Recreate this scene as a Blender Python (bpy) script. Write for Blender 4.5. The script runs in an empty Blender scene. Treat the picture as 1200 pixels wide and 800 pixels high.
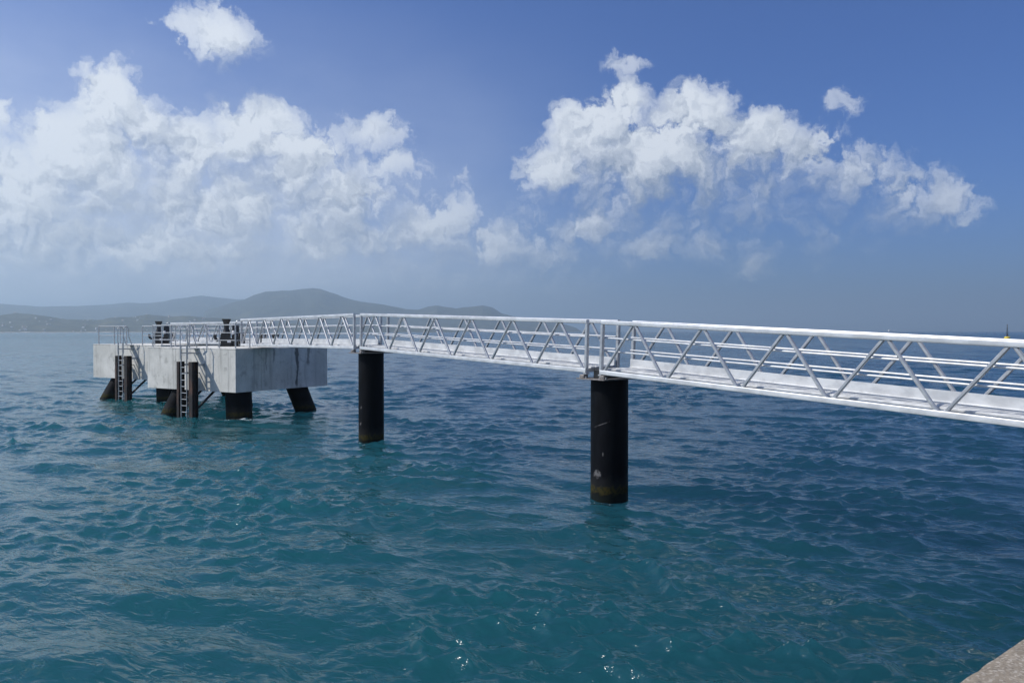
import bpy, bmesh, math, random
import numpy as np
from mathutils import Vector, Matrix

random.seed(7)
rng = np.random.default_rng(11)
scene = bpy.context.scene
COL = scene.collection

# ------------------------------------------------------------------ camera
F_PX = 915.0                       # focal length in photograph pixels (1200 wide)
CAM_H = 3.95
HOR = 388.0
cam_d = bpy.data.cameras.new('camera')
cam = bpy.data.objects.new('camera', cam_d)
COL.objects.link(cam)
cam.location = (0, 0, CAM_H)
cam.rotation_euler = (math.radians(90) - math.atan((400 - HOR) / F_PX), 0, 0)
cam_d.sensor_width = 36.0
cam_d.lens = F_PX / 1200 * 36.0
cam_d.clip_start = 0.1
cam_d.clip_end = 90000
scene.camera = cam

# ------------------------------------------------------------------ light and exposure
SUN_DIR = Vector((-0.9966, -0.082, 0)).normalized()
SUN_EL = math.radians(48)
sun_vec = Vector((SUN_DIR.x * math.cos(SUN_EL), SUN_DIR.y * math.cos(SUN_EL), math.sin(SUN_EL)))
sun_d = bpy.data.lights.new('sun', 'SUN')
sun_d.energy = 4.1
sun_d.angle = math.radians(0.53)
sun_d.color = (1.0, 0.95, 0.87)
sun = bpy.data.objects.new('sun', sun_d)
sun.rotation_euler = (-sun_vec).to_track_quat('-Z', 'Y').to_euler()
sun.location = (-60, 0, 80)
COL.objects.link(sun)

scene.view_settings.view_transform = 'Standard'
scene.view_settings.look = 'None'
scene.view_settings.gamma = 1.0
scene.view_settings.exposure = 0.3
scene.view_settings.use_curve_mapping = False
scene.cycles.max_bounces = 6
scene.cycles.diffuse_bounces = 2
scene.cycles.glossy_bounces = 3
scene.cycles.volume_bounces = 0
scene.cycles.use_denoising = True
scene.cycles.sample_clamp_direct = 3.0
scene.cycles.sample_clamp_indirect = 3.0

SKY_STRENGTH = 0.085


def azel(px, py):
    az = math.atan((px - 600) / F_PX)
    el = math.atan((HOR - py) / F_PX * math.cos(az))
    return math.degrees(az), math.degrees(el)


# ------------------------------------------------------------------ world: sky with cumulus
world = bpy.data.worlds.new('World')
scene.world = world
world.use_nodes = True
world.cycles.sampling_method = 'NONE'
wt = world.node_tree
wt.nodes.clear()


def N(tree, typ, **kw):
    n = tree.nodes.new(typ)
    for k, v in kw.items():
        setattr(n, k, v)
    return n


def setin(tree, sock, v):
    if isinstance(v, bpy.types.NodeSocket):
        tree.links.new(v, sock)
    elif v is not None:
        sock.default_value = v


def M(tree, op, a, b=None, c=None, clamp=False):
    n = N(tree, 'ShaderNodeMath', operation=op, use_clamp=clamp)
    setin(tree, n.inputs[0], a)
    setin(tree, n.inputs[1], b)
    setin(tree, n.inputs[2], c)
    return n.outputs[0]


def VM(tree, op, a, b=None, c=None):
    n = N(tree, 'ShaderNodeVectorMath', operation=op)
    setin(tree, n.inputs[0], a)
    if b is not None:
        setin(tree, n.inputs[1], b)
    if c is not None:
        setin(tree, n.inputs[2], c)
    return n.outputs['Value'] if op in ('LENGTH', 'DOT_PRODUCT', 'DISTANCE') else n.outputs[0]


def MIXC(tree, f, a, b, blend='MIX'):
    n = N(tree, 'ShaderNodeMix', data_type='RGBA', blend_type=blend)
    setin(tree, n.inputs['Factor'], f)
    for s, v in ((n.inputs[6], a), (n.inputs[7], b)):
        if isinstance(v, (tuple, list)):
            v = tuple(v) + ((1,) if len(v) == 3 else ())
        setin(tree, s, v)
    return n.outputs[2]


def SMOOTH(tree, v, lo, hi, a=0.0, b=1.0):
    n = N(tree, 'ShaderNodeMapRange', interpolation_type='SMOOTHSTEP')
    setin(tree, n.inputs[0], v)
    for i, x in ((1, lo), (2, hi), (3, a), (4, b)):
        n.inputs[i].default_value = x
    return n.outputs[0]


def NOISE(tree, vec, scale, detail=4, rough=0.5, dim='3D', dist=0.0, out='Fac'):
    n = N(tree, 'ShaderNodeTexNoise', noise_dimensions=dim)
    setin(tree, n.inputs['Vector'], vec)
    n.inputs['Scale'].default_value = scale
    n.inputs['Detail'].default_value = detail
    n.inputs['Roughness'].default_value = rough
    n.inputs['Distortion'].default_value = dist
    return n.outputs[out]


BLOBS = [
    # big cumulus on the left (photo px: x, y, rx, ry, weight)
    (20, 240, 95, 62, 1), (110, 195, 75, 70, 1), (132, 122, 40, 42, 1), (75, 180, 45, 45, 1),
    (165, 150, 40, 40, 1), (215, 190, 60, 52, 1), (290, 160, 50, 40, 1), (318, 150, 30, 28, .9),
    (345, 195, 60, 48, 1), (250, 245, 110, 50, 1), (390, 235, 70, 45, .95), (60, 285, 120, 38, .9),
    (200, 290, 140, 34, .9), (400, 280, 100, 36, .85), (500, 270, 55, 34, .6), (565, 292, 48, 30, .5),
    (440, 155, 38, 18, .55), (455, 195, 34, 15, .5), (540, 217, 14, 9, .3), (525, 250, 34, 24, .45),
    (4, 140, 18, 22, .6), (97, 82, 10, 14, .4),
    # cumulus right of the middle
    (692, 158, 52, 42, 1.15), (652, 195, 40, 30, .95), (733, 124, 30, 30, .9), (815, 142, 46, 38, 1.15),
    (872, 170, 56, 40, 1.05), (765, 188, 110, 42, 1.25), (930, 182, 55, 30, .7), (985, 208, 50, 26, .6),
    (720, 225, 70, 30, .6), (780, 215, 100, 30, .75), (870, 218, 85, 30, .6), (700, 262, 46, 28, .6), (765, 290, 46, 28, .5),
    (838, 285, 20, 18, .42), (884, 313, 20, 17, .42), (1045, 232, 34, 32, .48), (1108, 236, 36, 24, .42),
    (1070, 250, 45, 22, .4), (733, 79, 22, 8, .32), (975, 126, 17, 10, .12), (953, 318, 14, 10, .25), (770, 262, 130, 48, .36), (900, 262, 90, 40, .28),
    # small cloud high on the left
    (258, 46, 44, 30, .7), (215, 38, 30, 18, .5), (266, 70, 16, 18, .5),
    # low bank over the hills
    (120, 326, 330, 26, .42), (420, 318, 220, 26, .36), (620, 310, 70, 36, .3),
]

geo = N(wt, 'ShaderNodeTexCoord')
DIR = VM(wt, 'NORMALIZE', geo.outputs['Generated'])
sx = N(wt, 'ShaderNodeSeparateXYZ')
wt.links.new(DIR, sx.inputs[0])
AZ = M(wt, 'MULTIPLY', M(wt, 'ARCTAN2', sx.outputs[0], sx.outputs[1]), 57.29578)
EL = M(wt, 'MULTIPLY', M(wt, 'ARCSINE', sx.outputs[2]), 57.29578)
cmb = N(wt, 'ShaderNodeCombineXYZ')
wt.links.new(AZ, cmb.inputs[0])
wt.links.new(EL, cmb.inputs[1])
P = cmb.outputs[0]


def cloud_warp(t, p):
    w1 = VM(t, 'SUBTRACT', NOISE(t, p, 0.25, 2, .5, '2D', out='Color'), (.5, .5, .5))
    w2 = VM(t, 'SUBTRACT', NOISE(t, p, 1.1, 5, .62, '2D', out='Color'), (.5, .5, .5))
    pw = VM(t, 'MULTIPLY_ADD', w1, (2.6, 2.2, 0), p)
    return VM(t, 'MULTIPLY_ADD', w2, (1.5, 1.4, 0), pw)


def cloud_blobs(t, pw, small):
    acc = None
    for (x, y, rx, ry, w) in BLOBS:
        if rx * ry < small:
            continue
        a, e = azel(x, y)
        a1, _ = azel(x + rx, y)
        a0, _ = azel(x - rx, y)
        _, e1 = azel(x, y - ry)
        _, e0 = azel(x, y + ry)
        ra, re = (a1 - a0) / 2 * 1.2, (e1 - e0) / 2 * 1.2
        v = VM(t, 'MULTIPLY_ADD', pw, (1 / ra, 1 / re, 0), (-a / ra, -e / re, 0))
        d2 = VM(t, 'DOT_PRODUCT', v, v)
        g = M(t, 'MULTIPLY_ADD', d2, -w, w)
        acc = g if acc is None else M(t, 'SMOOTH_MAX', acc, g, .3)
    # scattered cumulus added out of view; coverage raised to lighten the shaded faces
    sp = N(t, 'ShaderNodeSeparateXYZ')
    t.links.new(pw, sp.inputs[0])
    gen = M(t, 'MULTIPLY_ADD', NOISE(t, VM(t, 'MULTIPLY', pw, (1, 1.8, 1)), 0.045, 2, .5, '2D'), 6.0, -2.65)
    side = M(t, 'MULTIPLY', SMOOTH(t, M(t, 'ABSOLUTE', sp.outputs[0]), 36, 44),
             M(t, 'MULTIPLY', SMOOTH(t, sp.outputs[1], 0, 5), SMOOTH(t, sp.outputs[1], 56, 30)))
    gen = M(t, 'ADD', gen, M(t, 'MULTIPLY_ADD', side, 6, -6))
    acc = M(t, 'SMOOTH_MAX', acc, gen, .3)
    return M(t, 'MAXIMUM', acc, -1.2)


def cloud_billow(t, pw, detail):
    vo = N(t, 'ShaderNodeTexVoronoi', voronoi_dimensions='2D', feature='SMOOTH_F1')
    t.links.new(pw, vo.inputs['Vector'])
    vo.inputs['Scale'].default_value = .42
    vo.inputs['Detail'].default_value = detail
    vo.inputs['Roughness'].default_value = .58
    vo.inputs['Lacunarity'].default_value = 2.3
    vo.inputs['Smoothness'].default_value = .22
    vo.normalize = True
    d = vo.outputs['Distance']
    return M(t, 'MULTIPLY_ADD', M(t, 'MULTIPLY', d, d), -5.0, .55)


PW = cloud_warp(wt, P)
acc = cloud_blobs(wt, PW, 0)
acc_sun = cloud_blobs(wt, VM(wt, 'ADD', PW, (-1.5, 2.3, 0)), 1000)
bil = cloud_billow(wt, PW, 3.0)
bil_sun = cloud_billow(wt, VM(wt, 'ADD', PW, (-.34, .46, 0)), 2.0)
fbm = M(wt, 'SUBTRACT', NOISE(wt, PW, .55, 8, .6, '2D'), .5)
field = M(wt, 'MULTIPLY_ADD', bil, .75, M(wt, 'ADD', acc, .12))
field = M(wt, 'MULTIPLY_ADD', fbm, 1.15, field)
puff = M(wt, 'SUBTRACT', bil, bil_sun)
shape = M(wt, 'SUBTRACT', acc, acc_sun)
# crisp on the sunny upper edges, ragged and thin underneath
top = SMOOTH(wt, shape, -.25, .45)
a_hard = SMOOTH(wt, field, -0.02, 0.62)
a_soft = SMOOTH(wt, field, -0.1, 1.5)
alpha = M(wt, 'ADD', M(wt, 'MULTIPLY', a_hard, top), M(wt, 'MULTIPLY', a_soft, M(wt, 'SUBTRACT', 1.0, top)))
alpha = M(wt, 'MULTIPLY', alpha, SMOOTH(wt, acc, 0.1, .75, .55, .97))
alpha = M(wt, 'MULTIPLY', alpha, SMOOTH(wt, EL, 0.5, 5.5, .15, 1.0))
bright = M(wt, 'MULTIPLY_ADD', puff, 0.72, 0.40)
bright = M(wt, 'MULTIPLY_ADD', fbm, .18, bright)
bright = M(wt, 'MULTIPLY_ADD', M(wt, 'MINIMUM', M(wt, 'MAXIMUM', shape, -.9), .9), 0.56, bright)
bright = M(wt, 'ADD', bright, M(wt, 'MULTIPLY', SMOOTH(wt, AZ, 14, -28), .16), clamp=True)
cloud_col = MIXC(wt, bright, (2.55, 3.2, 4.4), (7.8, 8.3, 9.0))
# thin milky veil of humid air low over the land, thickest towards the sun
veil = M(wt, 'MULTIPLY', SMOOTH(wt, AZ, 16, -30), SMOOTH(wt, EL, 26, 2))
veil = M(wt, 'MULTIPLY', veil, M(wt, 'MULTIPLY_ADD', NOISE(wt, VM(wt, 'MULTIPLY', P, (.5, 1, 1)), .16, 5, .55, '2D'), .9, .25), clamp=True)

sky = N(wt, 'ShaderNodeTexSky', sky_type='NISHITA')
sky.sun_disc = False
sky.sun_elevation = SUN_EL
sky.sun_rotation = math.atan2(SUN_DIR.x, SUN_DIR.y)
sky.altitude = 0
sky.air_density = 1.0
sky.dust_density = 1.6
sky.ozone_density = 2.5
skyc = MIXC(wt, 1.0, sky.outputs[0], (0.31, 0.535, 1.03), 'MULTIPLY')
col = MIXC(wt, M(wt, 'MULTIPLY', veil, .95), skyc, (7.9, 8.5, 9.6))
col = MIXC(wt, alpha, col, cloud_col)
bg = N(wt, 'ShaderNodeBackground')
wt.links.new(col, bg.inputs[0])
bg.inputs[1].default_value = SKY_STRENGTH
wo = N(wt, 'ShaderNodeOutputWorld')
wt.links.new(bg.outputs[0], wo.inputs[0])

# ------------------------------------------------------------------ helpers


def link(o):
    COL.objects.link(o)
    return o


def empty(name, loc=(0, 0, 0), rz=0.0, tilt=0.0, parent=None):
    o = bpy.data.objects.new(name, None)
    o.empty_display_size = .2
    o.location = loc
    o.rotation_euler = (0, tilt, rz)
    o.parent = parent
    return link(o)


def tag(o, label=None, cat=None, group=None, kind=None):
    if label:
        o['label'] = label
    if cat:
        o['category'] = cat
    if group:
        o['group'] = group
    if kind:
        o['kind'] = kind
    return o


def mobj(name, bm, mat, parent=None, smooth=False):
    me = bpy.data.meshes.new(name)
    bmesh.ops.recalc_face_normals(bm, faces=bm.faces[:])
    bm.to_mesh(me)
    bm.free()
    if smooth:
        me.shade_smooth()
        me.set_sharp_from_angle(angle=math.radians(35))
    me.materials.append(mat)
    o = bpy.data.objects.new(name, me)
    o.parent = parent
    return link(o)


def share(name, src, parent=None, loc=(0, 0, 0), rot=(0, 0, 0)):
    o = bpy.data.objects.new(name, src.data)
    o.parent = parent
    o.location = loc
    o.rotation_euler = rot
    return link(o)


def add_box(bm, a, b, bev=0.0):
    vs = [bm.verts.new((x, y, z)) for x in (a[0], b[0]) for y in (a[1], b[1]) for z in (a[2], b[2])]
    fs = []
    for q in ((0, 1, 3, 2), (4, 6, 7, 5), (0, 4, 5, 1), (2, 3, 7, 6), (0, 2, 6, 4), (1, 5, 7, 3)):
        fs.append(bm.faces.new([vs[i] for i in q]))
    if bev:
        es = list({e for f in fs for e in f.edges})
        bmesh.ops.bevel(bm, geom=es, offset=bev, segments=1, affect='EDGES', profile=.5)


def box(name, a, b, mat, parent=None, bev=0.0):
    bm = bmesh.new()
    add_box(bm, a, b, bev)
    return mobj(name, bm, mat, parent)


def frame_of(d, up=Vector((0, 0, 1))):
    d = d.normalized()
    if abs(d.dot(up)) > .999:
        up = Vector((0, 1, 0))
    s = d.cross(up).normalized()
    u = s.cross(d).normalized()
    return s, u


def add_bar(bm, a, b, w, h, bev=0.006):
    """square section bar from a to b; w sideways, h upwards"""
    a, b = Vector(a), Vector(b)
    s, u = frame_of(b - a)
    prof = [(-w / 2 + bev, -h / 2), (w / 2 - bev, -h / 2), (w / 2, -h / 2 + bev), (w / 2, h / 2 - bev),
            (w / 2 - bev, h / 2), (-w / 2 + bev, h / 2), (-w / 2, h / 2 - bev), (-w / 2, -h / 2 + bev)]
    r0 = [bm.verts.new(a + s * x + u * y) for x, y in prof]
    r1 = [bm.verts.new(b + s * x + u * y) for x, y in prof]
    n = len(prof)
    for i in range(n):
        bm.faces.new([r0[i], r0[(i + 1) % n], r1[(i + 1) % n], r1[i]])
    bm.faces.new(r0[::-1])
    bm.faces.new(r1)


def add_tube(bm, a, b, r, n=12, r2=None):
    a, b = Vector(a), Vector(b)
    s, u = frame_of(b - a)
    r2 = r if r2 is None else r2
    c0 = [bm.verts.new(a + (s * math.cos(t) + u * math.sin(t)) * r) for t in [2 * math.pi * i / n for i in range(n)]]
    c1 = [bm.verts.new(b + (s * math.cos(t) + u * math.sin(t)) * r2) for t in [2 * math.pi * i / n for i in range(n)]]
    for i in range(n):
        bm.faces.new([c0[i], c0[(i + 1) % n], c1[(i + 1) % n], c1[i]])
    bm.faces.new(c0[::-1])
    bm.faces.new(c1)


def round_bar(name, a, b, w, h, rad, mat, parent=None, seg=5):
    """rectangular hollow section with rounded corners"""
    bm = bmesh.new()
    a, b = Vector(a), Vector(b)
    s, u = frame_of(b - a)
    prof = []
    for cx, cy, t0 in ((w / 2 - rad, h / 2 - rad, 0), (-w / 2 + rad, h / 2 - rad, 90), (-w / 2 + rad, -h / 2 + rad, 180), (w / 2 - rad, -h / 2 + rad, 270)):
        for k in range(seg + 1):
            t = math.radians(t0 + 90 * k / seg)
            prof.append((cx + rad * math.cos(t), cy + rad * math.sin(t)))
    r0 = [bm.verts.new(a + s * x + u * y) for x, y in prof]
    r1 = [bm.verts.new(b + s * x + u * y) for x, y in prof]
    n = len(prof)
    for i in range(n):
        bm.faces.new([r0[i], r0[(i + 1) % n], r1[(i + 1) % n], r1[i]])
    bm.faces.new(r0[::-1])
    bm.faces.new(r1)
    return mobj(name, bm, mat, parent, smooth=True)


def bar(name, a, b, w, h, mat, parent=None, bev=.006):
    bm = bmesh.new()
    add_bar(bm, a, b, w, h, bev)
    return mobj(name, bm, mat, parent)


def tube(name, a, b, r, mat, parent=None, n=12, r2=None):
    bm = bmesh.new()
    add_tube(bm, a, b, r, n, r2)
    return mobj(name, bm, mat, parent, smooth=True)


def lathe(name, prof, mat, parent=None, n=32, loc=(0, 0, 0)):
    bm = bmesh.new()
    rings = []
    for r, z in prof:
        rings.append([bm.verts.new((loc[0] + r * math.cos(2 * math.pi * i / n), loc[1] + r * math.sin(2 * math.pi * i / n), loc[2] + z)) for i in range(n)])
    for a, b in zip(rings[:-1], rings[1:]):
        for i in range(n):
            bm.faces.new([a[i], a[(i + 1) % n], b[(i + 1) % n], b[i]])
    bm.faces.new(rings[0][::-1])
    bm.faces.new(rings[-1])
    return mobj(name, bm, mat, parent, smooth=True)


def pipe(name, pts, r, mat, parent=None, n=8):
    bm = bmesh.new()
    pts = [Vector(p) for p in pts]
    rings = []
    for i, p in enumerate(pts):
        d = (pts[min(i + 1, len(pts) - 1)] - pts[max(i - 1, 0)])
        s, u = frame_of(d, Vector((0.31, .2, .93)).normalized())
        rings.append([bm.verts.new(p + (s * math.cos(2 * math.pi * k / n) + u * math.sin(2 * math.pi * k / n)) * r) for k in range(n)])
    for a, b in zip(rings[:-1], rings[1:]):
        for k in range(n):
            bm.faces.new([a[k], a[(k + 1) % n], b[(k + 1) % n], b[k]])
    bm.faces.new(rings[0][::-1])
    bm.faces.new(rings[-1])
    return mobj(name, bm, mat, parent, smooth=True)


def new_mat(name):
    m = bpy.data.materials.new(name)
    m.use_nodes = True
    t = m.node_tree
    return m, t, t.nodes['Principled BSDF']


def OBJ(t, which='Object'):
    return N(t, 'ShaderNodeTexCoord').outputs[which]


def WPOS(t):
    return N(t, 'ShaderNodeNewGeometry').outputs['Position']


def BUMP(t, h, strength, dist, base=None):
    b = N(t, 'ShaderNodeBump')
    t.links.new(h, b.inputs['Height'])
    b.inputs['Strength'].default_value = strength
    b.inputs['Distance'].default_value = dist
    if base is not None:
        t.links.new(base, b.inputs['Normal'])
    return b.outputs[0]


# ------------------------------------------------------------------ materials
def metal(name, c0, c1, rough, metallic, scale=6.0):
    m, t, b = new_mat(name)
    p = WPOS(t)
    n = NOISE(t, VM(t, 'MULTIPLY', p, (1, 1, 1.6)), scale, 5, .6)
    t.links.new(MIXC(t, SMOOTH(t, n, .35, .65), c0, c1), b.inputs['Base Color'])
    r = M(t, 'MULTIPLY_ADD', NOISE(t, p, scale * 3, 3), .22, rough - .11)
    t.links.new(r, b.inputs['Roughness'])
    b.inputs['Metallic'].default_value = metallic
    return m


ALU = metal('aluminium', (.58, .59, .60), (.76, .77, .775), .36, .42, 2.6)
RAIL = metal('rail_aluminium', (.56, .57, .58), (.72, .73, .74), .34, .5, 2.2)
ALU_TUBE = metal('aluminium_tube', (.42, .43, .45), (.52, .535, .55), .38, .6)
DECK = metal('deck_aluminium', (.50, .51, .52), (.66, .67, .67), .5, .25, 5)
GALV = metal('galvanised_steel', (.34, .36, .38), (.48, .50, .52), .45, .5, 14)
BEAR = metal('bearing_steel', (.16, .15, .145), (.28, .26, .25), .55, .4, 20)
BLACK = metal('black_paint', (.009, .0095, .011), (.017, .018, .02), .42, 0, 8)
WHITE = metal('white_paint', (.70, .71, .72), (.80, .80, .80), .45, 0, 3)


def pile_mat(name, scrapes):
    """black coated steel pile: pale scrapes, tide band of yellow-green growth at the waterline"""
    m, t, b = new_mat(name)
    p = OBJ(t)
    sp = N(t, 'ShaderNodeSeparateXYZ')
    t.links.new(p, sp.inputs[0])
    n = NOISE(t, VM(t, 'MULTIPLY', p, (1, 1, .35)), 3.2, 6, .6)
    c = MIXC(t, SMOOTH(t, n, .35, .7), (.0018, .0024, .0036), (.005, .006, .0085))
    zn = M(t, 'MULTIPLY_ADD', M(t, 'SUBTRACT', NOISE(t, p, 7, 6, .68), .5), .46, sp.outputs[2])
    grow = M(t, 'MULTIPLY', SMOOTH(t, zn, .07, .13), SMOOTH(t, zn, .34, .22))
    gc = MIXC(t, SMOOTH(t, NOISE(t, p, 14, 4), .4, .6), (.13, .105, .02), (.05, .055, .02))
    c = MIXC(t, M(t, 'MULTIPLY', grow, .28), c, gc)
    grey = M(t, 'MULTIPLY', SMOOTH(t, zn, .22, .30), SMOOTH(t, zn, .62, .36))
    c = MIXC(t, M(t, 'MULTIPLY', grey, .2), c, (.045, .045, .042))
    dark = SMOOTH(t, zn, .1, .04)
    c = MIXC(t, dark, c, (.008, .011, .01))
    if scrapes:
        ang = M(t, 'ARCTAN2', sp.outputs[1], sp.outputs[0])
        for (a0, z0, wa, wz, sl) in scrapes:
            da = M(t, 'SUBTRACT', ang, a0)
            dz = M(t, 'ADD', M(t, 'SUBTRACT', sp.outputs[2], z0), M(t, 'MULTIPLY', da, sl))
            e = M(t, 'ADD', M(t, 'POWER', M(t, 'ABSOLUTE', M(t, 'DIVIDE', da, wa)), 2.0),
                  M(t, 'POWER', M(t, 'ABSOLUTE', M(t, 'DIVIDE', dz, wz)), 2.0))
            e = M(t, 'MULTIPLY_ADD', M(t, 'SUBTRACT', NOISE(t, p, 15, 5, .7), .5), 6.5, e)
            c = MIXC(t, SMOOTH(t, e, 1.0, .3, 0, .55), c, (.20, .195, .20))
    t.links.new(c, b.inputs['Base Color'])
    b.inputs['Roughness'].default_value = .38
    b.inputs['Specular IOR Level'].default_value = .08
    rr = M(t, 'MULTIPLY_ADD', n, .25, .42)
    t.links.new(M(t, 'MAXIMUM', rr, M(t, 'MULTIPLY', grow, .8)), b.inputs['Roughness'])
    t.links.new(BUMP(t, NOISE(t, p, 9, 5, .6), .25, .02), b.inputs['Normal'])
    return m


def concrete(name, c0, c1, scale=1.0, stains=(), aggregate=False):
    m, t, b = new_mat(name)
    p = WPOS(t)
    big = NOISE(t, p, .9 * scale, 6, .62)
    vert = NOISE(t, VM(t, 'MULTIPLY', p, (1, 1, .12)), 3.4 * scale, 5, .6)
    fine = NOISE(t, p, 26 * scale, 4, .6)
    c = MIXC(t, SMOOTH(t, big, .3, .7), c0, c1)
    c = MIXC(t, SMOOTH(t, vert, .50, .72, 0, .6), c, tuple(x * .58 for x in c0))
    blot = NOISE(t, p, 2.3 * scale, 3, .7)
    c = MIXC(t, SMOOTH(t, blot, .54, .70, 0, .6), c, tuple(x * .6 for x in c0))
    c = MIXC(t, SMOOTH(t, fine, .35, .7, 0, .25), c, tuple(x * .7 for x in c0))
    if aggregate:
        v = N(t, 'ShaderNodeTexVoronoi')
        t.links.new(p, v.inputs['Vector'])
        v.inputs['Scale'].default_value = 75
        c = MIXC(t, SMOOTH(t, v.outputs['Color'], .55, .9, 0, .55), c, (.46, .43, .38))
        c = MIXC(t, SMOOTH(t, NOISE(t, p, 60, 2), .6, .7, 0, .8), c, (.09, .08, .07))
    if stains:
        o = OBJ(t)
        so = N(t, 'ShaderNodeSeparateXYZ')
        t.links.new(o, so.inputs[0])
        wob = NOISE(t, VM(t, 'MULTIPLY', o, (1, 1, .5)), 2.2, 4, .6)
        for (x0, wx, ztop, zbot, k) in stains:
            d = M(t, 'ABSOLUTE', M(t, 'ADD', M(t, 'SUBTRACT', so.outputs[0], x0), M(t, 'MULTIPLY_ADD', wob, .5, -.25)))
            s = M(t, 'MULTIPLY', SMOOTH(t, d, wx, wx * .55), SMOOTH(t, so.outputs[2], zbot, zbot + .25))
            c = MIXC(t, M(t, 'MULTIPLY', s, k), c, (.075, .078, .078))
    t.links.new(c, b.inputs['Base Color'])
    b.inputs['Roughness'].default_value = .85
    b.inputs['Specular IOR Level'].default_value = .25
    h = M(t, 'ADD', M(t, 'MULTIPLY', fine, .5), vert)
    t.links.new(BUMP(t, h, .5, .012), b.inputs['Normal'])
    return m


CONC = concrete('dolphin_concrete', (.53, .53, .50), (.70, .695, .66))
CONC_SIDE = concrete('dolphin_concrete_streaked', (.53, .53, .50), (.70, .695, .66),
                     stains=((3.62, .11, 3.2, 1.2, .85), (4.35, .10, 3.2, 2.2, .6), (2.2, .05, 3.2, 2.4, .5), (1.75, .04, 3.2, 2.0, .4)))
QUAY = concrete('quay_concrete', (.19, .162, .125), (.29, .25, .198), 2.5, aggregate=True)


def rust_mat():
    m, t, b = new_mat('rusted_black_steel')
    p = WPOS(t)
    n = NOISE(t, VM(t, 'MULTIPLY', p, (1, 1, .25)), 5, 6, .65)
    c = MIXC(t, SMOOTH(t, n, .45, .7), (.012, .012, .013), (.085, .04, .026))
    t.links.new(c, b.inputs['Base Color'])
    b.inputs['Roughness'].default_value = .7
    return m


RUST = rust_mat()


def sea_mat():
    m, t, b = new_mat('sea_water')
    p = WPOS(t)
    dist = VM(t, 'LENGTH', p)
    # crest direction: ripples stretched along it
    rot = N(t, 'ShaderNodeVectorRotate', rotation_type='Z_AXIS')
    t.links.new(p, rot.inputs['Vector'])
    rot.inputs['Angle'].default_value = math.radians(28)
    st = VM(t, 'MULTIPLY', rot.outputs[0], (.55, 1.25, 1))
    n1 = NOISE(t, st, 3.6, 3, .5, dist=.6)
    n2 = NOISE(t, st, .75, 4, .55, dist=.4)
    n3 = NOISE(t, VM(t, 'MULTIPLY', rot.outputs[0], (.5, 1.3, 1)), .2, 4, .6)
    far1 = SMOOTH(t, dist, 25, 110)
    far2 = SMOOTH(t, dist, 90, 400)
    # ridged ripples: 1-|2n-1|
    rid = M(t, 'SUBTRACT', 1.0, M(t, 'ABSOLUTE', M(t, 'MULTIPLY_ADD', n1, 2, -1)))
    h = M(t, 'MULTIPLY', rid, .028)
    h = M(t, 'ADD', h, M(t, 'MULTIPLY', n1, .022))
    h = M(t, 'ADD', h, M(t, 'MULTIPLY', n2, M(t, 'MULTIPLY', far1, .22)))
    h = M(t, 'ADD', h, M(t, 'MULTIPLY', n3, M(t, 'MULTIPLY', far2, .7)))
    bp = N(t, 'ShaderNodeBump')
    t.links.new(h, bp.inputs['Height'])
    bp.inputs['Strength'].default_value = .9
    bp.inputs['Distance'].default_value = 1.0
    t.links.new(bp.outputs[0], b.inputs['Normal'])
    # water colour: turquoise by the quay, bluer sky reflection painted in farther out
    big = NOISE(t, p, .035, 3, .5)
    sp = N(t, 'ShaderNodeSeparateXYZ')
    t.links.new(p, sp.inputs[0])
    # the painted blue grows away from the quay and towards the open bay on the right
    dd = M(t, 'ADD', M(t, 'MULTIPLY', sp.outputs[1], .02), M(t, 'MULTIPLY', sp.outputs[0], .045))
    dd = M(t, 'ADD', dd, M(t, 'MULTIPLY', big, .5))
    c = MIXC(t, SMOOTH(t, dd, .1, 1.2), (.008, .066, .079), (.009, .043, .070))
    foam_att = N(t, 'ShaderNodeAttribute')
    foam_att.attribute_name = 'foam'
    fn = NOISE(t, p, 4.5, 5, .68, dist=.8)
    fm = SMOOTH(t, M(t, 'ADD', M(t, 'MULTIPLY', foam_att.outputs['Fac'], .36), fn), .74, .84)
    c = MIXC(t, M(t, 'MULTIPLY', fm, .75), c, (.62, .67, .68))
    t.links.new(c, b.inputs['Base Color'])
    b.inputs['IOR'].default_value = 1.333
    b.subsurface_method = 'BURLEY'
    b.inputs['Subsurface Weight'].default_value = 1.0
    b.inputs['Subsurface Radius'].default_value = (2.5, 2.6, 2.8)
    b.inputs['Subsurface Scale'].default_value = 14.0
    t.links.new(M(t, 'MAXIMUM', M(t, 'MULTIPLY_ADD', SMOOTH(t, dist, 20, 600), .15, .06), M(t, 'MULTIPLY', fm, .7)), b.inputs['Roughness'])
    return m


SEA = sea_mat()


def hill_mat(name, c0, c1, scale):
    m, t, b = new_mat(name)
    p = WPOS(t)
    n = NOISE(t, p, scale, 7, .65)
    c = MIXC(t, SMOOTH(t, n, .38, .62), c0, c1)
    n2 = NOISE(t, p, scale * .28, 3, .5)
    c = MIXC(t, SMOOTH(t, n2, .58, .66, 0, .45), c, (.14, .13, .075))
    t.links.new(c, b.inputs['Base Color'])
    b.inputs['Roughness'].default_value = 1
    b.inputs['Specular IOR Level'].default_value = 0
    return m


HILL = hill_mat('hill_forest', (.045, .050, .040), (.080, .086, .066), .02)
SHORE = hill_mat('shore_scrub', (.052, .057, .044), (.10, .105, .08), .03)
SAND = metal('shore_sand', (.38, .33, .26), (.5, .45, .38), .9, 0, .02)

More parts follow.
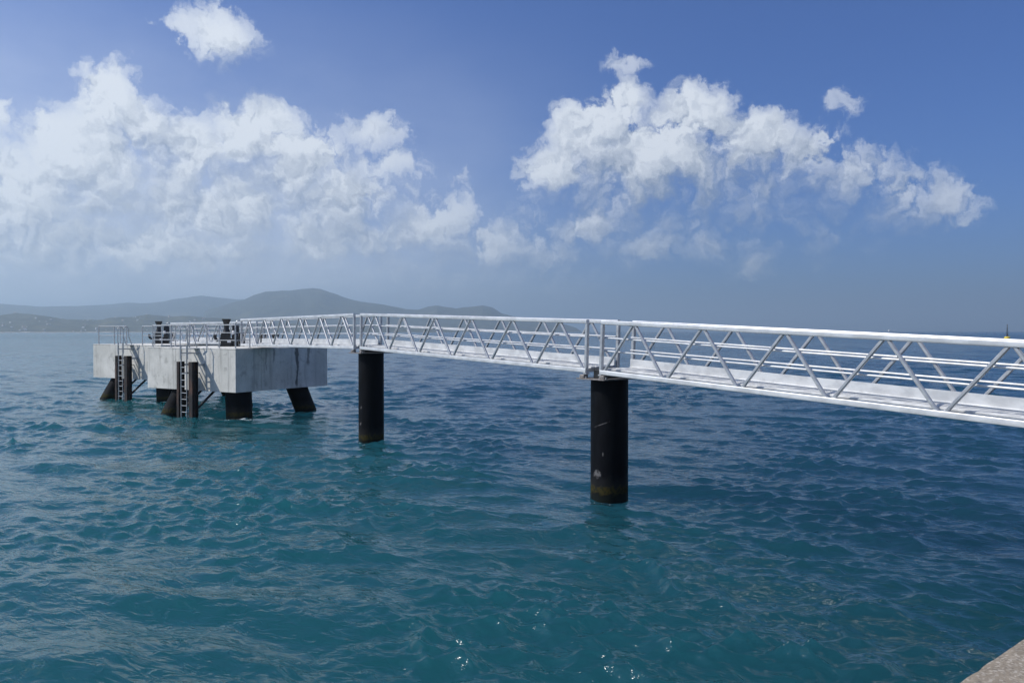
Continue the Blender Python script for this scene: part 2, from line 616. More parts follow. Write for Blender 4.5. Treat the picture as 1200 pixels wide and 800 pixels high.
# ------------------------------------------------------------------ sea
U = Vector((-0.6253, 0.7804, 0))       # along the walkway, away from the quay
NRM = Vector((-0.7804, -0.6253, 0))    # towards the side the camera sees
P0 = Vector((2.113, 18.23, 0))         # near truss, start of the first span
HALF = 0.535                           # half the distance between the two trusses
SPAN_L = 6 * 1.8765
GAP = .587
CORNER = Vector((-12.25, 34.6, 0))     # near corner of the nearer dolphin
DOLPHIN_ROT = math.atan2(.857, .515)
PD = Vector((.515, .857, 0))
QD = Vector((-.857, .515, 0))


def dol(p, q, z=0.0):
    v = CORNER + PD * p + QD * q
    return Vector((v.x, v.y, z))


def make_sea():
    az = [-180.0]
    a = -180.0
    while a < 180:
        out = max(0.0, abs(a) - 40)
        step = min(.19 + out * .06, 4.0)
        a += step
        az.append(min(a, 180))
    az = np.radians(np.array(az[:-1]))
    da = np.gradient(az)
    r = [0.6]
    while r[-1] < 30000:
        x = r[-1]
        g = .06 if x < 7.2 else (.0037 if x < 45 else (.0037 + (x - 45) * .00002 if x < 240 else min(.0076 + (x - 240) * .0003, .09)))
        r.append(x * (1 + g))
    r = np.array(r)
    dr = np.gradient(r)
    A, R = np.meshgrid(az, r)
    dA, dR = np.meshgrid(da, dr)
    X = R * np.sin(A)
    Y = R * np.cos(A)
    spacing = np.maximum(dR, np.abs(dA) * R * .75)
    Z = np.zeros_like(X)
    DX = np.zeros_like(X)
    DY = np.zeros_like(X)
    near = R < 900
    nw = 200
    lam = np.geomspace(.14, 6.5, nw) * rng.uniform(.95, 1.05, nw)
    main = math.radians(241)           # heading of the wind sea
    # gusts: patches of rougher and smoother water, drifting streaks of short chop
    patch = np.zeros_like(X)
    for _ in range(22):
        Lp = rng.uniform(2.5, 16)
        tp = rng.uniform(0, 2 * math.pi)
        patch += np.sin(2 * math.pi / Lp * (X * math.cos(tp) + Y * math.sin(tp)) + rng.uniform(0, 6.28)) * (Lp / 9) ** .4
    patch = np.clip(.84 + patch * .14, .25, 1.45)
    for L in sorted(lam)[::-1]:
        spread = .62 if L < .9 else .42
        th = main + rng.normal(0, spread)
        k = 2 * math.pi / L
        slope = (.040 if L < .7 else .039 * (.7 / L) ** .62)
        amp = slope / k * rng.uniform(.6, 1.4)
        ph = rng.uniform(0, 2 * math.pi)
        kx, ky = k * math.cos(th), k * math.sin(th)
        w = np.clip((L / spacing - 2.4) / 2.0, 0, 1)
        if L < 1.0:
            # short waves ride on the long ones: steeper on their crests
            w = w * patch * np.clip(1 + Z * 3.5, .5, 1.5)
        arg = kx * X + ky * Y + ph
        c, s = np.cos(arg), np.sin(arg)
        Z += w * amp * c
        q = .58
        DX -= w * amp * q * math.cos(th) * s
        DY -= w * amp * q * math.sin(th) * s
    # gusty patches: rougher and smoother water
    gust = 1 + .22 * np.sin(X * .11 + 1.3 * np.sin(Y * .06)) * np.cos(Y * .09 + X * .03)
    Z *= gust
    Z[~near] = 0
    Xd, Yd = X + DX * gust, Y + DY * gust
    # small rings of wash thrown off the two round piers
    for s_ in (-GAP / 2, -GAP * 1.5 - SPAN_L):
        v = P0 - U * s_ - NRM * HALF
        d = np.hypot(X - v.x, Y - v.y)
        Z += .022 * np.cos(d * 11) * np.exp(-np.clip(d - .45, 0, 50) / .55) * np.clip(.5 - (X - v.x) / 2, 0, 1)
    # foam where waves wash round the piles and on a few breaking crests
    foam = np.zeros_like(X)
    for (v, rad, k) in FOAM_AT:
        d = np.hypot(Xd - v[0], Yd - v[1])
        foam = np.maximum(foam, k * np.clip(1 - d / rad, 0, 1))
    nr, na = X.shape
    co = np.stack([Xd, Yd, Z], -1).reshape(-1, 3)
    i = np.arange(nr - 1)[:, None] * na
    j = np.arange(na)[None, :]
    jn = (j + 1) % na
    quads = np.stack([i + j, i + na + j, i + na + jn, i + jn], -1).reshape(-1, 4)
    me = bpy.data.meshes.new('sea')
    me.vertices.add(len(co))
    me.vertices.foreach_set('co', co.astype(np.float32).ravel())
    me.loops.add(quads.size)
    me.loops.foreach_set('vertex_index', quads.astype(np.int32).ravel())
    me.polygons.add(len(quads))
    me.polygons.foreach_set('loop_start', np.arange(0, quads.size, 4, dtype=np.int32))
    at = me.attributes.new('foam', 'FLOAT', 'POINT')
    at.data.foreach_set('value', foam.astype(np.float32).ravel())
    me.update(calc_edges=True)
    me.shade_smooth()
    if me.polygons[0].normal.z < 0:
        me.flip_normals()
    me.materials.append(SEA)
    o = link(bpy.data.objects.new('sea', me))
    return tag(o, kind='structure')


FOAM_AT = [(dol(.15, .25), 1.25, 1.25), (dol(-.1, 1.3), 1.1, .95), (dol(-.1, 4.9), 1.1, .7), (dol(3.6, 15.9), 1.4, .9),
           (dol(3.3, 16.8), 1.6, .55), (dol(-.6, 2.4), .6, .6), (dol(4.9, .6), .9, .4), (dol(3.2, 12.6), .8, .5),
           (dol(4.2, 11.0), 1.1, .6), ((2.2, 18.2), .9, .5), ((-5.25, 27.5), .9, .5)]
make_sea()

# ------------------------------------------------------------------ quay
D = -U
EDGE = Vector((2.4, 3.85, 0))
QUAY_Z = 2.33
quay_rot = math.atan2(-NRM.y, -NRM.x)
# local x along the edge, local y towards the water
bm = bmesh.new()
add_box(bm, (-60, -60, -2), (60, -.012, QUAY_Z - .006), 0)
q = mobj('quay', bm, QUAY)
q.location = EDGE
q.rotation_euler = (0, 0, quay_rot)
tag(q, kind='structure')
for k in range(-3, 4):
    bm = bmesh.new()
    x0, x1 = k * 4.0 - 1.72, k * 4.0 + 2.268
    prof = [(-.62, QUAY_Z - .35), (-.62, QUAY_Z - .004), (-.60, QUAY_Z + .004), (-.06, QUAY_Z + .004), (-.02, QUAY_Z + .002),
            (.012, QUAY_Z - .008), (.028, QUAY_Z - .03), (.03, QUAY_Z - .06), (.03, QUAY_Z - .35)]
    rings = []
    for i in range(61):
        x = x0 + (x1 - x0) * i / 60
        chip = .010 * max(0, random.random() - .8) * 4
        rings.append([bm.verts.new((x, y - (chip + random.uniform(0, .003) if -.05 < y else 0), z - (chip * .8 + random.uniform(0, .003) if -.03 < y < .03 else 0))) for y, z in prof])
    for r0, r1 in zip(rings[:-1], rings[1:]):
        for i in range(len(prof)):
            j = (i + 1) % len(prof)
            bm.faces.new([r0[i], r0[j], r1[j], r1[i]])
    bm.faces.new(rings[0][::-1])
    bm.faces.new(rings[-1])
    s = mobj('coping_stone', bm, QUAY, q)

# ------------------------------------------------------------------ hills across the bay


def ridge_mesh(name, mat, prof, dist, shore, azpad=1.5, nr=46, na=640, rough=.10, seed=0, back=1.5):
    """terrain: prof is a list of (photo x, photo y) of the skyline; its crest stands at `dist` metres, its foot at `shore`"""
    g = np.random.default_rng(seed)
    xs = np.array([p[0] for p in prof], float)
    ys = np.array([p[1] for p in prof], float)
    azs = np.arctan((xs - 600) / F_PX)
    hs = (HOR - ys) / F_PX * dist * np.cos(azs) + CAM_H * 0
    a = np.linspace(azs[0], azs[-1], na)
    H = np.interp(a, azs, hs)
    t = np.linspace(0, back, nr)
    A, T = np.meshgrid(a, t)
    HH = np.tile(H, (nr, 1))
    R = shore + (dist - shore) * T
    rise = np.where(T < 1, np.sin(np.clip(T, 0, 1) * math.pi / 2) ** 1.25, np.cos(np.clip((T - 1) / (back - 1), 0, 1) * math.pi / 2))
    nz = np.zeros_like(A)
    for o in range(7):
        f = 2.0 ** o
        for _ in range(3):
            th = g.uniform(0, math.pi * 2)
            fa = 14 * f * math.cos(th)
            ft = 3.2 * f * math.sin(th)
            nz += np.sin(A * fa * 3 + T * ft + g.uniform(0, 6.28)) / f / 3
    Z = HH * rise * (1 + rough * nz * np.clip(np.abs(1 - T) * 3, .26, 1)) + rough * 10 * nz * np.clip(T * 3, 0, 1) * np.clip(HH / 60, 0, 1)
    edge = np.clip(np.minimum((A - a[0]) / .01 + (xs[0] < 0) * 9, (a[-1] - A) / .01), 0, 1)
    Z = np.maximum(Z, 0) * edge - 1.2
    co = np.stack([R * np.sin(A), R * np.cos(A), Z], -1)
    nrr, naa = A.shape
    i = np.arange(nrr - 1)[:, None] * naa
    j = np.arange(naa - 1)[None, :]
    quads = np.stack([i + j, i + naa + j, i + naa + j + 1, i + j + 1], -1).reshape(-1, 4)
    me = bpy.data.meshes.new(name)
    me.from_pydata(co.reshape(-1, 3).tolist(), [], quads.tolist())
    me.shade_smooth()
    if me.polygons[10].normal.z < 0:
        me.flip_normals()
    me.materials.append(mat)
    o = link(bpy.data.objects.new(name, me))
    tag(o, kind='structure')
    return co


FAR = [(-260, 372), (-120, 366), (-60, 360), (0, 356), (30, 357), (50, 359), (90, 358), (125, 356.5), (150, 354.5), (165, 355.5), (190, 354), (212, 350.5), (235, 347),
       (262, 348.5), (290, 350), (320, 354), (380, 362), (430, 370), (480, 378)]
MAIN = [(230, 366), (262, 357), (285, 351), (300, 345), (312, 341), (330, 338.5), (350, 338), (366, 336.5), (376, 338), (388, 342.5), (408, 349), (430, 354), (455, 358), (475, 361.5),
        (490, 362), (502, 358.5), (512, 357), (522, 359.5), (535, 361.5), (552, 359), (566, 357.5), (576, 360), (588, 367), (605, 371), (630, 373), (655, 377), (672, 382), (685, 387)]
LOW = [(-260, 378), (-100, 374), (-40, 372), (0, 369), (20, 366.5), (45, 369.5), (80, 373), (120, 373.5), (150, 370.5), (172, 366.5), (200, 368.5), (235, 371), (280, 373.5), (330, 376), (400, 379), (470, 382), (540, 386)]
ridge_mesh('far_hills', HILL, FAR, 7600, 5400, seed=3, rough=.12)
main_co = ridge_mesh('wooded_hill', HILL, MAIN, 5600, 4200, seed=5, rough=.12)
low_co = ridge_mesh('shore_hills', SHORE, LOW, 3600, 2900, seed=9, rough=.22)
# pale strip of beach and sea wall under the low hills
bm = bmesh.new()
prev = None
for k in range(160):
    a = math.atan((-240 + k * 3.2 - 600) / F_PX)
    r0 = 2884 + 10 * math.sin(k * .31) + 5 * math.sin(k * 1.3)
    hh = .7 + .9 * max(0, math.sin(k * .23 + 1)) * (math.sin(k * .61) > -.2)
    ring = [bm.verts.new((r * math.sin(a), r * math.cos(a), z)) for r, z in ((r0 - 6, -.6), (r0 - 3, hh), (r0 + 14, hh + .5), (r0 + 40, -.6))]
    if prev:
        for i in range(3):
            bm.faces.new([prev[i], prev[i + 1], ring[i + 1], ring[i]])
    prev = ring
b_o = mobj('beach', bm, SAND)
tag(b_o, kind='structure')

# ------------------------------------------------------------------ walkway
L_PANEL = 1.8765
SPAN = 6 * L_PANEL
GAP = .587
H_T = 1.27


def gangway(name, label, start, end, panels=6, half=HALF, group=None, height=H_T):
    """start, end: Vectors at the underside of the two ends, on the centre line; local x runs from start to end"""
    d = end - start
    length = d.length
    root = bpy.data.objects.new(name, None)
    root.empty_display_size = .2
    xx = d.normalized()
    yy = Vector((0, 0, 1)).cross(xx).normalized()
    zz = xx.cross(yy)
    root.matrix_world = Matrix.Translation(start) @ Matrix((xx, yy, zz)).transposed().to_4x4()
    link(root)
    tag(root, label, 'walkway', group)
    L = length / panels
    tr = .10
    ch = .105
    rail = diag_up = diag_dn = post = hand = chord = toe = None
    for s in (1, -1):
        y = s * half
        # top rail and bottom chord
        round_bar('top_rail', (-.06, y, height - tr / 2), (length + .06, y, height - tr / 2), .10, tr, .018, RAIL, root)
        round_bar('bottom_chord', (-.06, y, ch / 2), (length + .06, y, ch / 2), .095, ch, .014, ALU, root)
        for x in (-.045, length + .045):
            p = bar('end_post', (x, y, ch + .001), (x, y, height - tr - .001), .082, .082, ALU_TUBE, root, .008)
            box('post_foot', (x - .05, y - .055, -.03), (x + .05, y + .055, -.002), GALV, p)
        for k in range(panels):
            x0 = k * L
            for (a, b) in (((x0 + .075, ch), (x0 + L / 2 - .05, height - tr)), ((x0 + L / 2 + .05, height - tr), (x0 + L - .075, ch))):
                # run each tube a little into the members it is welded to
                va, vb = Vector((a[0], y, a[1])), Vector((b[0], y, b[1]))
                e = (vb - va).normalized() * .02
                bar('diagonal', va - e, vb + e, .066, .062, ALU_TUBE, root, .014)
        for z in (.555, .860):
            tube('handrail', (-.05, y - s * .085, z), (length + .05, y - s * .085, z), .019, ALU, root, 10)
        if s < 0:
            # toe board, folded plate on the seaward side
            bar('toe_board', (-.03, y - s * .10, .245), (length + .03, y - s * .10, .245), .012, .20, ALU, root, .002)
            bar('toe_flange', (-.03, y - s * .128, .150), (length + .03, y - s * .128, .150), .044, .012, ALU, root, .002)
    # deck planks running the length of the span
    n = 5
    wd = (2 * half - .30) / n
    for i in range(n):
        ya = -half + .15 + i * wd
        bm = bmesh.new()
        add_box(bm, (-.05, ya + .006, .10), (length + .05, ya + wd - .006, .138), .004)
        for r in range(3):
            yr = ya + wd * (.25 + .25 * r)
            add_box(bm, (-.05, yr - .006, .1385), (length + .05, yr + .006, .143))
        mobj('deck_plank', bm, DECK, root)
    for k in range(panels + 1):
        x = min(max(k * L, .03), length - .03)
        bar('cross_beam', (x, -half + .049, .052), (x, half - .049, .052), .06, .088, ALU, root)
        box('toe_bracket', (x - .035, -half + .050, .145), (x + .035, -half + .093, .24), ALU_TUBE, root)
    return root


def on_axis(s, ztop):
    """point under the walkway axis; s runs back towards the quay from the start of the first span"""
    v = P0 - U * s - NRM * HALF
    return Vector((v.x, v.y, ztop - H_T))


gangway('gangway_span', 'white truss walkway span at the right, rising from the quay to the nearer black pier',
        on_axis(SPAN, 3.68), on_axis(0, 4.205), group='walkway spans')
gangway('gangway_span', 'middle white aluminium truss walkway span between the two black round piers',
        on_axis(-GAP, 4.232), on_axis(-GAP - SPAN, 4.578), group='walkway spans')
gangway('gangway_span', 'white aluminium truss walkway span landing on the nearer concrete platform',
        on_axis(-2 * GAP - SPAN, 4.583), on_axis(-2 * GAP - 2 * SPAN, 4.530), group='walkway spans')

# ------------------------------------------------------------------ piers


def pier(label, s, ztop_deck, scr):
    c = on_axis(s, 0)
    root = empty('round_pier', (c.x, c.y, 0), math.atan2(U.y, U.x))
    tag(root, label, 'pier', 'round piers under the walkway')
    m = pile_mat('pier_coating', scr)
    ptop = ztop_deck - H_T - .145
    lathe('shaft', [(.45, -3.0), (.452, -.1), (.45, .3), (.45, ptop - .03), (.445, ptop - .004)], m, root, 64)
    cap = box('cap_plate', (-.47, -.66, ptop), (.47, .66, ptop + .025), BEAR, root, .004)
    box('crosshead', (-.12, -.50, ptop + .027), (.12, .42, ptop + .235), BLACK, root, .01)
    for sx in (-1, 1):
        for sy in (-1, 1):
            x, y = sx * .33, sy * HALF
            b = box('bearing', (x - .075, y - .075, ptop + .027), (x + .075, y + .075, ptop + .113), BEAR, root, .012)
            for dx in (-.055, .055):
                lathe('bolt', [(.017, 0), (.017, .03), (.01, .031), (.01, .05)], GALV, b, 6, (x + dx * 1.9, y + .03, ptop + .027))
    return root


pier('thick black round pier nearest the camera under the walkway joint', -GAP / 2, 4.218,
     ((1.62, .56, .26, .10, -.1), (1.85, 1.74, .42, .010, -.17), (2.0, 1.05, .04, .05, 0)))
pier('black round pier farther out, between the nearer pier and the concrete platform', -GAP * 1.5 - SPAN, 4.580,
     ((1.75, 1.25, .09, .05, -.5), (1.65, .66, .11, .05, -.3)))

# ------------------------------------------------------------------ concrete dolphins
TOP_Z, BOT_Z = 3.18, 1.22
PILE = pile_mat('pile_coating', ())


def dolphin(label, p0, q0, dp, dq, piles, left_cuts, right_cuts):
    o = dol(p0, q0)
    root = empty('concrete_dolphin', (o.x, o.y, 0), DOLPHIN_ROT)
    tag(root, label, 'platform', 'concrete mooring platforms')
    box('core', (.04, .04, BOT_Z + .012), (dp, dq, TOP_Z - .012), CONC, root)
    # the cast faces, panel by panel
    j = .006
    for a, b in zip(left_cuts[:-1], left_cuts[1:]):
        box('face_panel', (0, a + j, BOT_Z), (.039, b - j, TOP_Z - .05), CONC, root, .004)
    for a, b in zip(right_cuts[:-1], right_cuts[1:]):
        box('face_panel', (a + j, 0, BOT_Z), (b - j, .039, TOP_Z - .05), CONC_SIDE, root, .004)
    bm = bmesh.new()
    add_box(bm, (-.012, -.012, TOP_Z - .05 + .001), (dp, dq, TOP_Z), .02)
    mobj('top_slab', bm, CONC, root)
    for (tp, tq, bp, bq, r) in piles:
        a = Vector((tp, tq, BOT_Z + .05))
        b = Vector((bp, bq, 0))
        d = (b - a).normalized()
        e = b + d * 3.0
        bm = bmesh.new()
        n = 40
        s, u = frame_of(d)
        ts = [0, .3, .6, .9, 1.2, 1.5, (e - a).length]
        rings = [[bm.verts.new(a + d * t + (s * math.cos(2 * math.pi * i / n) + u * math.sin(2 * math.pi * i / n)) * r) for i in range(n)] for t in ts]
        for x, y in zip(rings[:-1], rings[1:]):
            for i in range(n):
                bm.faces.new([x[i], x[(i + 1) % n], y[(i + 1) % n], y[i]])
        mobj('pile', bm, PILE, root, smooth=True)
    return root


dolphin('nearer grey concrete platform on black piles where the walkway lands', 0, 0, 5.66, 6.34,
        ((.85, .85, .85, .80, .58), (4.35, .85, 4.85, .70, .5), (.72, 4.45, .18, 4.72, .48), (4.6, 5.3, 5.1, 5.6, .48), (2.9, 3.2, 2.9, 3.2, .5)),
        (0, .50, 2.1, 4.2, 6.34), (0, 1.45, 3.3, 5.66))
dolphin('farther grey concrete platform on black piles, leftmost in the bay', 3.65, 10.55, 5.66, 6.45,
        ((.9, .9, .9, .85, .5), (.75, 4.75, .15, 5.05, .48), (4.7, .8, 5.2, .6, .48), (4.6, 5.4, 5.1, 5.7, .48)),
        (0, .5, 2.1, 4.2, 6.45), (0, 1.9, 3.8, 5.66))

# ------------------------------------------------------------------ boarding ladders with fender posts


def ladder(label, p0, q0):
    o = dol(p0, q0)
    root = empty('boarding_ladder', (o.x, o.y, 0), DOLPHIN_ROT)
    tag(root, label, 'ladder', 'boarding ladders on the platforms')
    qc, pl = 2.68, -.66
    w = .20
    for s in (-1, 1):
        y = qc + s * w
        bar('stringer', (pl, y, -.6), (pl, y, TOP_Z + .12), .055, .03, GALV, root, .004)
        # hand hoop that walks through on to the deck
        pts = [(pl, y + s * .06, TOP_Z - .5)] + [(pl, y + s * .06, TOP_Z + .86)]
        for k in range(1, 9):
            t = math.pi * k / 8
            pts.append((pl + .16 - .16 * math.cos(t), y + s * .06, TOP_Z + .86 + .16 * math.sin(t)))
        pts += [(pl + .32, y + s * .06, TOP_Z + .5), (pl + .5, y + s * .06, TOP_Z + .012)]
        pipe('hand_hoop', pts, .022, GALV, root)
        for z in (2.05, 2.95):
            bar('bracket', (pl + .03, y, z), (.0, y, z), .05, .05, GALV, root)
    z = -.3
    while z < TOP_Z + .1:
        tube('rung', (pl, qc - w, z), (pl, qc + w, z), .017, GALV, root, 8)
        z += .29
    # step plate between ladder and deck
    box('step_plate', (pl - .02, qc - w + .02, TOP_Z - .035), (-.014, qc + w - .02, TOP_Z - .004), GALV, root)
    # two rolled steel fender posts in front
    for (yc, wd) in ((3.06, .075), (2.16, .13)):
        bm = bmesh.new()
        f = .02
        add_box(bm, (-.72, yc - wd, -1.5), (-.72 + f, yc + wd, 2.55))
        add_box(bm, (-.42, yc - wd, -1.5), (-.42 + f, yc + wd, 2.55))
        add_box(bm, (-.72 + f, yc - .012, -1.5), (-.42, yc + .012, 2.548))
        add_box(bm, (-.72, yc - wd, 2.551), (-.40, yc + wd, 2.565))
        pst = mobj('fender_post', bm, RUST, root)
        bar('post_arm', (-.399, yc, 2.42), (-.001, yc, 2.42), .08, .10, GALV, root)
        tube('brace', (-.40, yc - .02, .42), (.45, yc - .18, BOT_Z), .055, BLACK, root, 10)
    bar('tie', (-.56, 2.32, .95), (-.56, 2.99, .95), .08, .08, RUST, root)
    return root


ladder('steel ladder between two rusty black posts on the nearer concrete platform', 0, 0)
ladder('steel ladder between two black posts on the farther concrete platform', 3.65, 10.55)

# ------------------------------------------------------------------ guard rails


def railing(label, pts, heights, nrails=3, h=1.05):
    """pts: list of (p, q) post positions in dolphin coordinates"""
    o = dol(*pts[0], TOP_Z)
    root = empty('guard_rail', o, DOLPHIN_ROT)
    tag(root, label, 'railing', 'guard rails on the platforms')
    rel = [Vector((p - pts[0][0], q - pts[0][1], 0)) for p, q in pts]
    for v in rel:
        b = bar('post', v + Vector((0, 0, .012)), v + Vector((0, 0, h - .02)), .05, .05, GALV, root)
        box('base_plate', (v.x - .07, v.y - .07, .0005), (v.x + .07, v.y + .07, .012), GALV, b)
    for z in heights:
        for a, c in zip(rel[:-1], rel[1:]):
            tube('rail', a + Vector((0, 0, z)), c + Vector((0, 0, z)), .024 if z > .9 else .018, GALV, root, 10)
    return root


H3 = (.36, .70, 1.05)
H2 = (.52, 1.05)
railing('galvanised guard rail on the nearer platform, left of its ladder and round the far corner', [(1.4, 6.15), (.16, 6.15), (.16, 4.75), (.16, 3.4)], H3)
railing('galvanised guard rail on the nearer platform, between its ladder and the walkway', [(.16, 2.15), (.16, 1.3), (.16, .2), (.95, .2)], H3)
railing('galvanised guard rail on the farther platform, left of its ladder', [(5.2, 16.75), (3.85, 16.75), (3.85, 15.2), (3.85, 14.0)], H2)
railing('galvanised guard rail on the farther platform, right of its ladder', [(3.85, 12.5), (3.85, 11.4), (3.85, 10.75)], H2)

# link walkway between the two platforms
a = dol(5.1, 3.9, TOP_Z + .06)
b = dol(6.9, 13.4, TOP_Z + .06)
gangway('gangway_span', 'distant white truss walkway linking the two concrete platforms, behind the black mooring hooks', a, b, panels=6, half=.5, group='walkway spans', height=1.22)

# ------------------------------------------------------------------ mooring hooks


def mooring_hook(label, p, q, rz):
    o = dol(p, q, TOP_Z)
    root = empty('mooring_hook', o, rz)
    tag(root, label, 'mooring hook', 'black mooring hooks on the platforms')
    box('base_plate', (-.62, -.45, .0005), (.62, .45, .045), BLACK, root, .008)
    # hook housing, a chunky stepped casting
    bm = bmesh.new()
    pr = [(-.50, .046), (.02, .046), (.02, .34), (-.06, .46), (-.06, .70), (-.42, .70), (-.50, .60)]
    for y0, y1 in ((-.36, -.06), (.06, .36)):
        v0 = [bm.verts.new((x, y0, z)) for x, z in pr]
        v1 = [bm.verts.new((x, y1, z)) for x, z in pr]
        bm.faces.new(v0)
        bm.faces.new(v1[::-1])
        for i in range(len(pr)):
            k = (i + 1) % len(pr)
            bm.faces.new([v0[i], v0[k], v1[k], v1[i]])
    mobj('housing', bm, BLACK, root)
    for y in (-.21, .21):
        pts = [(-.30, y, .62)]
        for k in range(9):
            t = math.pi * (.0 + k / 8 * 1.15)
            pts.append((-.62 + .16 * math.cos(t), y, .50 - .0 - .20 * math.sin(t)))
        pipe('hook', pts, .06, BLACK, root, 10)
    # capstan drum with flared head
    lathe('capstan', [(.20, .70), (.17, .78), (.13, .90), (.13, 1.14), (.17, 1.24), (.215, 1.34), (.215, 1.385), (.15, 1.39)], BLACK, root, 28, (-.24, 0, 0))
    # motor with cooling cap, gear box and pale junction fitting
    lathe('motor', [(.15, .62), (.17, .64), (.17, 1.02), (.14, 1.08), (.06, 1.10)], BLACK, root, 24, (.20, .05, 0))
    box('gear_box', (.03, -.30, .046), (.34, .30, .615), BLACK, root, .03)
    box('control_box', (.37, -.26, .10), (.66, .22, .70), BLACK, root, .02)
    box('box_stand', (.44, -.10, .046), (.56, .08, .099), BLACK, root)
    pts = [(.20, .05, 1.101)]
    for k in range(0, 11):
        t = math.pi * k / 10
        pts.append((.34 - .14 * math.cos(t), .05, 1.15 + .16 * math.sin(t)))
    pts += [(.48, .05, .72)]
    pipe('cable_conduit', pts, .025, GALV, root, 8)
    lathe('lamp_fitting', [(.055, 0), (.06, .02), (.06, .16), (.03, .19)], WHITE, root, 16, (.10, -.24, .616))
    box('load_plate', (-.18, -.372, .2), (.0, -.361, .33), WHITE, root)
    return root


hv = math.atan2(-.25, 1)
mooring_hook('black mooring hook and capstan on the nearer platform, beside the end of the walkway', 3.25, 4.25, .28)
mooring_hook('black mooring hook and capstan on the farther platform, seen left of the linking walkway', 7.1, 15.3, .38)

# low bollard with two heads seen through the last walkway span
o = dol(4.0, 2.35, TOP_Z)
root = empty('double_bollard', o, .3)
tag(root, 'low black double bollard seen through the truss on the nearer platform', 'bollard')
box('base_plate', (-.55, -.25, .0005), (.55, .25, .04), BLACK, root, .006)
for x in (-.30, .30):
    lathe('bollard_head', [(.15, .04), (.13, .12), (.125, .42), (.17, .50), (.19, .56), (.17, .62), (.05, .645)], BLACK, root, 24, (x, 0, 0))

# ------------------------------------------------------------------ far things on the water
def at_px(px, dist, z=0.0):
    return Vector(((px - 600) / F_PX * dist, dist, z))


YEL = metal('buoy_yellow', (.62, .46, .03), (.72, .55, .05), .5, 0, 2)
c = at_px(1180.3, 420)
root = empty('channel_buoy', c, .4)
tag(root, 'yellow channel buoy with tall dark mast far out at the right', 'buoy')
lathe('float', [(.9, -.6), (1.35, -.3), (1.45, .25), (1.4, .75), (1.05, 1.05), (.4, 1.1)], YEL, root, 28)
lathe('mast_base', [(.42, 1.1), (.38, 2.6), (.2, 2.9)], BLACK, root, 16)
for k in range(4):
    t = math.pi / 2 * k + .4
    tube('mast_leg', (.36 * math.cos(t), .36 * math.sin(t), 2.7), (.16 * math.cos(t), .16 * math.sin(t), 5.6), .06, BLACK, root, 6)
for z in (3.5, 4.4, 5.2):
    lathe('mast_ring', [(.30, 0), (.32, .03), (.32, .10), (.30, .13)], BLACK, root, 12, (0, 0, z))
lathe('lantern', [(.2, 5.6), (.22, 5.7), (.22, 6.0), (.1, 6.1), (.05, 6.4)], BLACK, root, 12)
for k in (0, 1):
    lathe('topmark', [(.02, 0), (.38, .02), (.05, .62)], BLACK, root, 12, (0, 0, 6.35 + k * .75))

c = at_px(1045, 3900)
root = empty('cargo_ship', c, .25)
tag(root, 'tiny pale ship on the horizon at the right', 'ship')
bm = bmesh.new()
pr = [(-22, 0, 0), (-24, 0, 3.4), (22, 0, 3.4), (28, 0, 4.6), (23, 0, -1), (-22, 0, -1)]
secs = []
for y, k in ((-4.5, .94), (0, 1.0), (4.5, .94)):
    secs.append([bm.verts.new((x * k, y, z)) for x, _, z in pr])
for a_, b_ in zip(secs[:-1], secs[1:]):
    for i in range(len(pr)):
        k = (i + 1) % len(pr)
        bm.faces.new([a_[i], a_[k], b_[k], b_[i]])
bm.faces.new(secs[0])
bm.faces.new(secs[-1][::-1])
mobj('hull', bm, GALV, root)
box('superstructure', (-19, -4, 3.41), (-9, 4, 11.5), WHITE, root, .3)
box('bridge_wing', (-13.5, -5, 11.51), (-9.5, 5, 13.6), WHITE, root, .2)
box('funnel', (-18, -1.4, 11.51), (-15.5, 1.4, 15.2), GALV, root, .3)
tube('mast', (14, 0, 3.41), (14, 0, 13), .35, WHITE, root, 8)
box('hatch', (-6, -3.2, 3.41), (18, 3.2, 5.2), WHITE, root, .2)

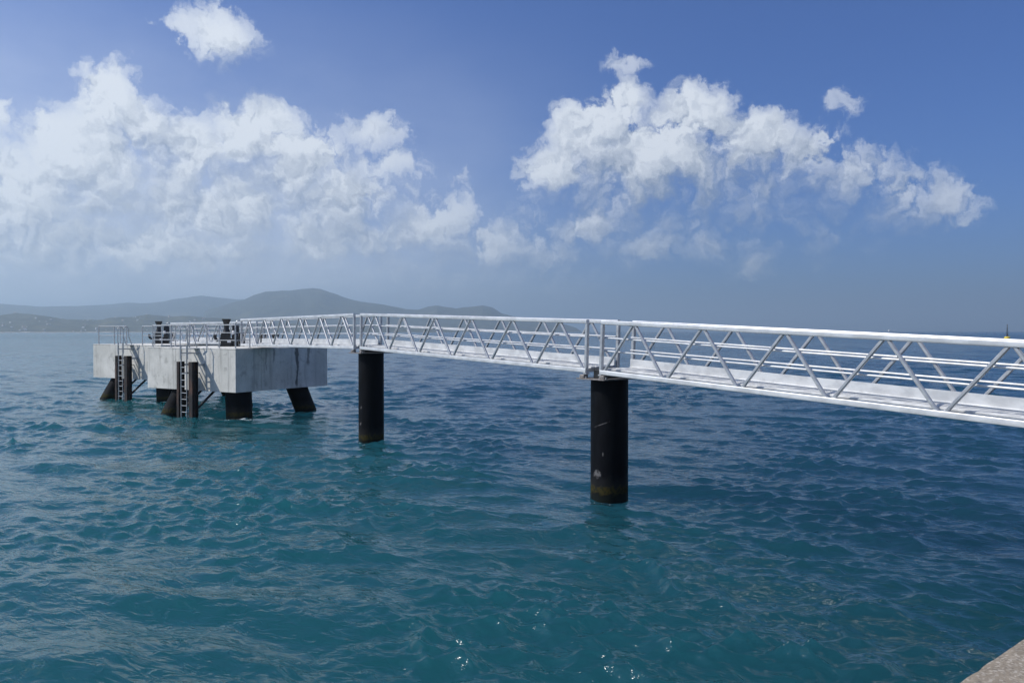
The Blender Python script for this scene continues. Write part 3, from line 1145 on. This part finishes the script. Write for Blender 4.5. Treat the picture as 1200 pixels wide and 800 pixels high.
# ------------------------------------------------------------------ houses on the low hills
HWALL = metal('house_wall', (.42, .41, .39), (.60, .59, .57), .8, 0, .05)
HROOF = metal('house_roof', (.32, .17, .12), (.45, .38, .34), .8, 0, .05)
HROOF2 = metal('house_roof_pale', (.55, .55, .55), (.68, .68, .66), .6, 0, .05)
bm = bmesh.new()
add_box(bm, (-1, -.7, -.6), (1, .7, .55))
hw = mobj('wall', bm, HWALL)
bm = bmesh.new()
vs = [bm.verts.new(v) for v in ((-1.08, -.8, .551), (1.08, -.8, .551), (1.08, .8, .551), (-1.08, .8, .551), (-1.08, 0, .95), (1.08, 0, .95))]
for f in ((0, 1, 5, 4), (2, 3, 4, 5), (0, 4, 3), (1, 2, 5), (3, 2, 1, 0)):
    bm.faces.new([vs[i] for i in f])
hr = mobj('roof', bm, HROOF)
hr2 = hr.data.copy()
hr2.materials.clear()
hr2.materials.append(HROOF2)
first = True
nr_, na_ = low_co.shape[:2]
count = 0
cl = [(8, 10), (22, 8), (40, 12), (88, 14), (105, 10), (150, 10), (168, 9), (192, 14), (238, 12), (60, 14)]
random.seed(21)
while count < 56:
    px0, sg = random.choice(cl)
    px = random.gauss(px0, sg)
    if px < -30 or px > 285:
        continue
    a = math.atan((px - 600) / F_PX)
    j = int(np.argmin(np.abs(np.arctan2(low_co[0, :, 0], low_co[0, :, 1]) - a)))
    i = int(random.choice([1, 2, 3, 4, 6, 8, 11, 14, 18, 22, 26]))
    v = low_co[i, j]
    if v[2] < .8:
        continue
    sc = random.uniform(1.6, 3.6)
    root = empty('hillside_house', (v[0], v[1], v[2] + sc * .5), random.uniform(0, 3.14))
    tag(root, 'tiny pale house among the others on the low hills across the bay', 'house', 'pale houses scattered over the far low hills')
    root.scale = (sc * random.uniform(.9, 1.5), sc, sc * random.uniform(.9, 1.3))
    if first:
        hw.parent = root
        hr.parent = root
        first = False
    else:
        share('wall', hw, root)
        r_ = share('roof', hr, root)
        if random.random() < .6:
            r_.data = hr2
    count += 1

# ------------------------------------------------------------------ haze over the bay
bm = bmesh.new()
add_box(bm, (-31000, -31000, -3.0), (31000, 31000, 372))
m = bpy.data.materials.new('haze')
m.use_nodes = True
t = m.node_tree
t.nodes.clear()
pv = N(t, 'ShaderNodeVolumePrincipled')
pv.inputs['Color'].default_value = (.62, .83, 1.0, 1)
pv.inputs['Density'].default_value = 2.2e-4
pv.inputs['Anisotropy'].default_value = 0.35
mo = N(t, 'ShaderNodeOutputMaterial')
t.links.new(pv.outputs[0], mo.inputs['Volume'])
hz = mobj('haze', bm, m)
tag(hz, kind='stuff')
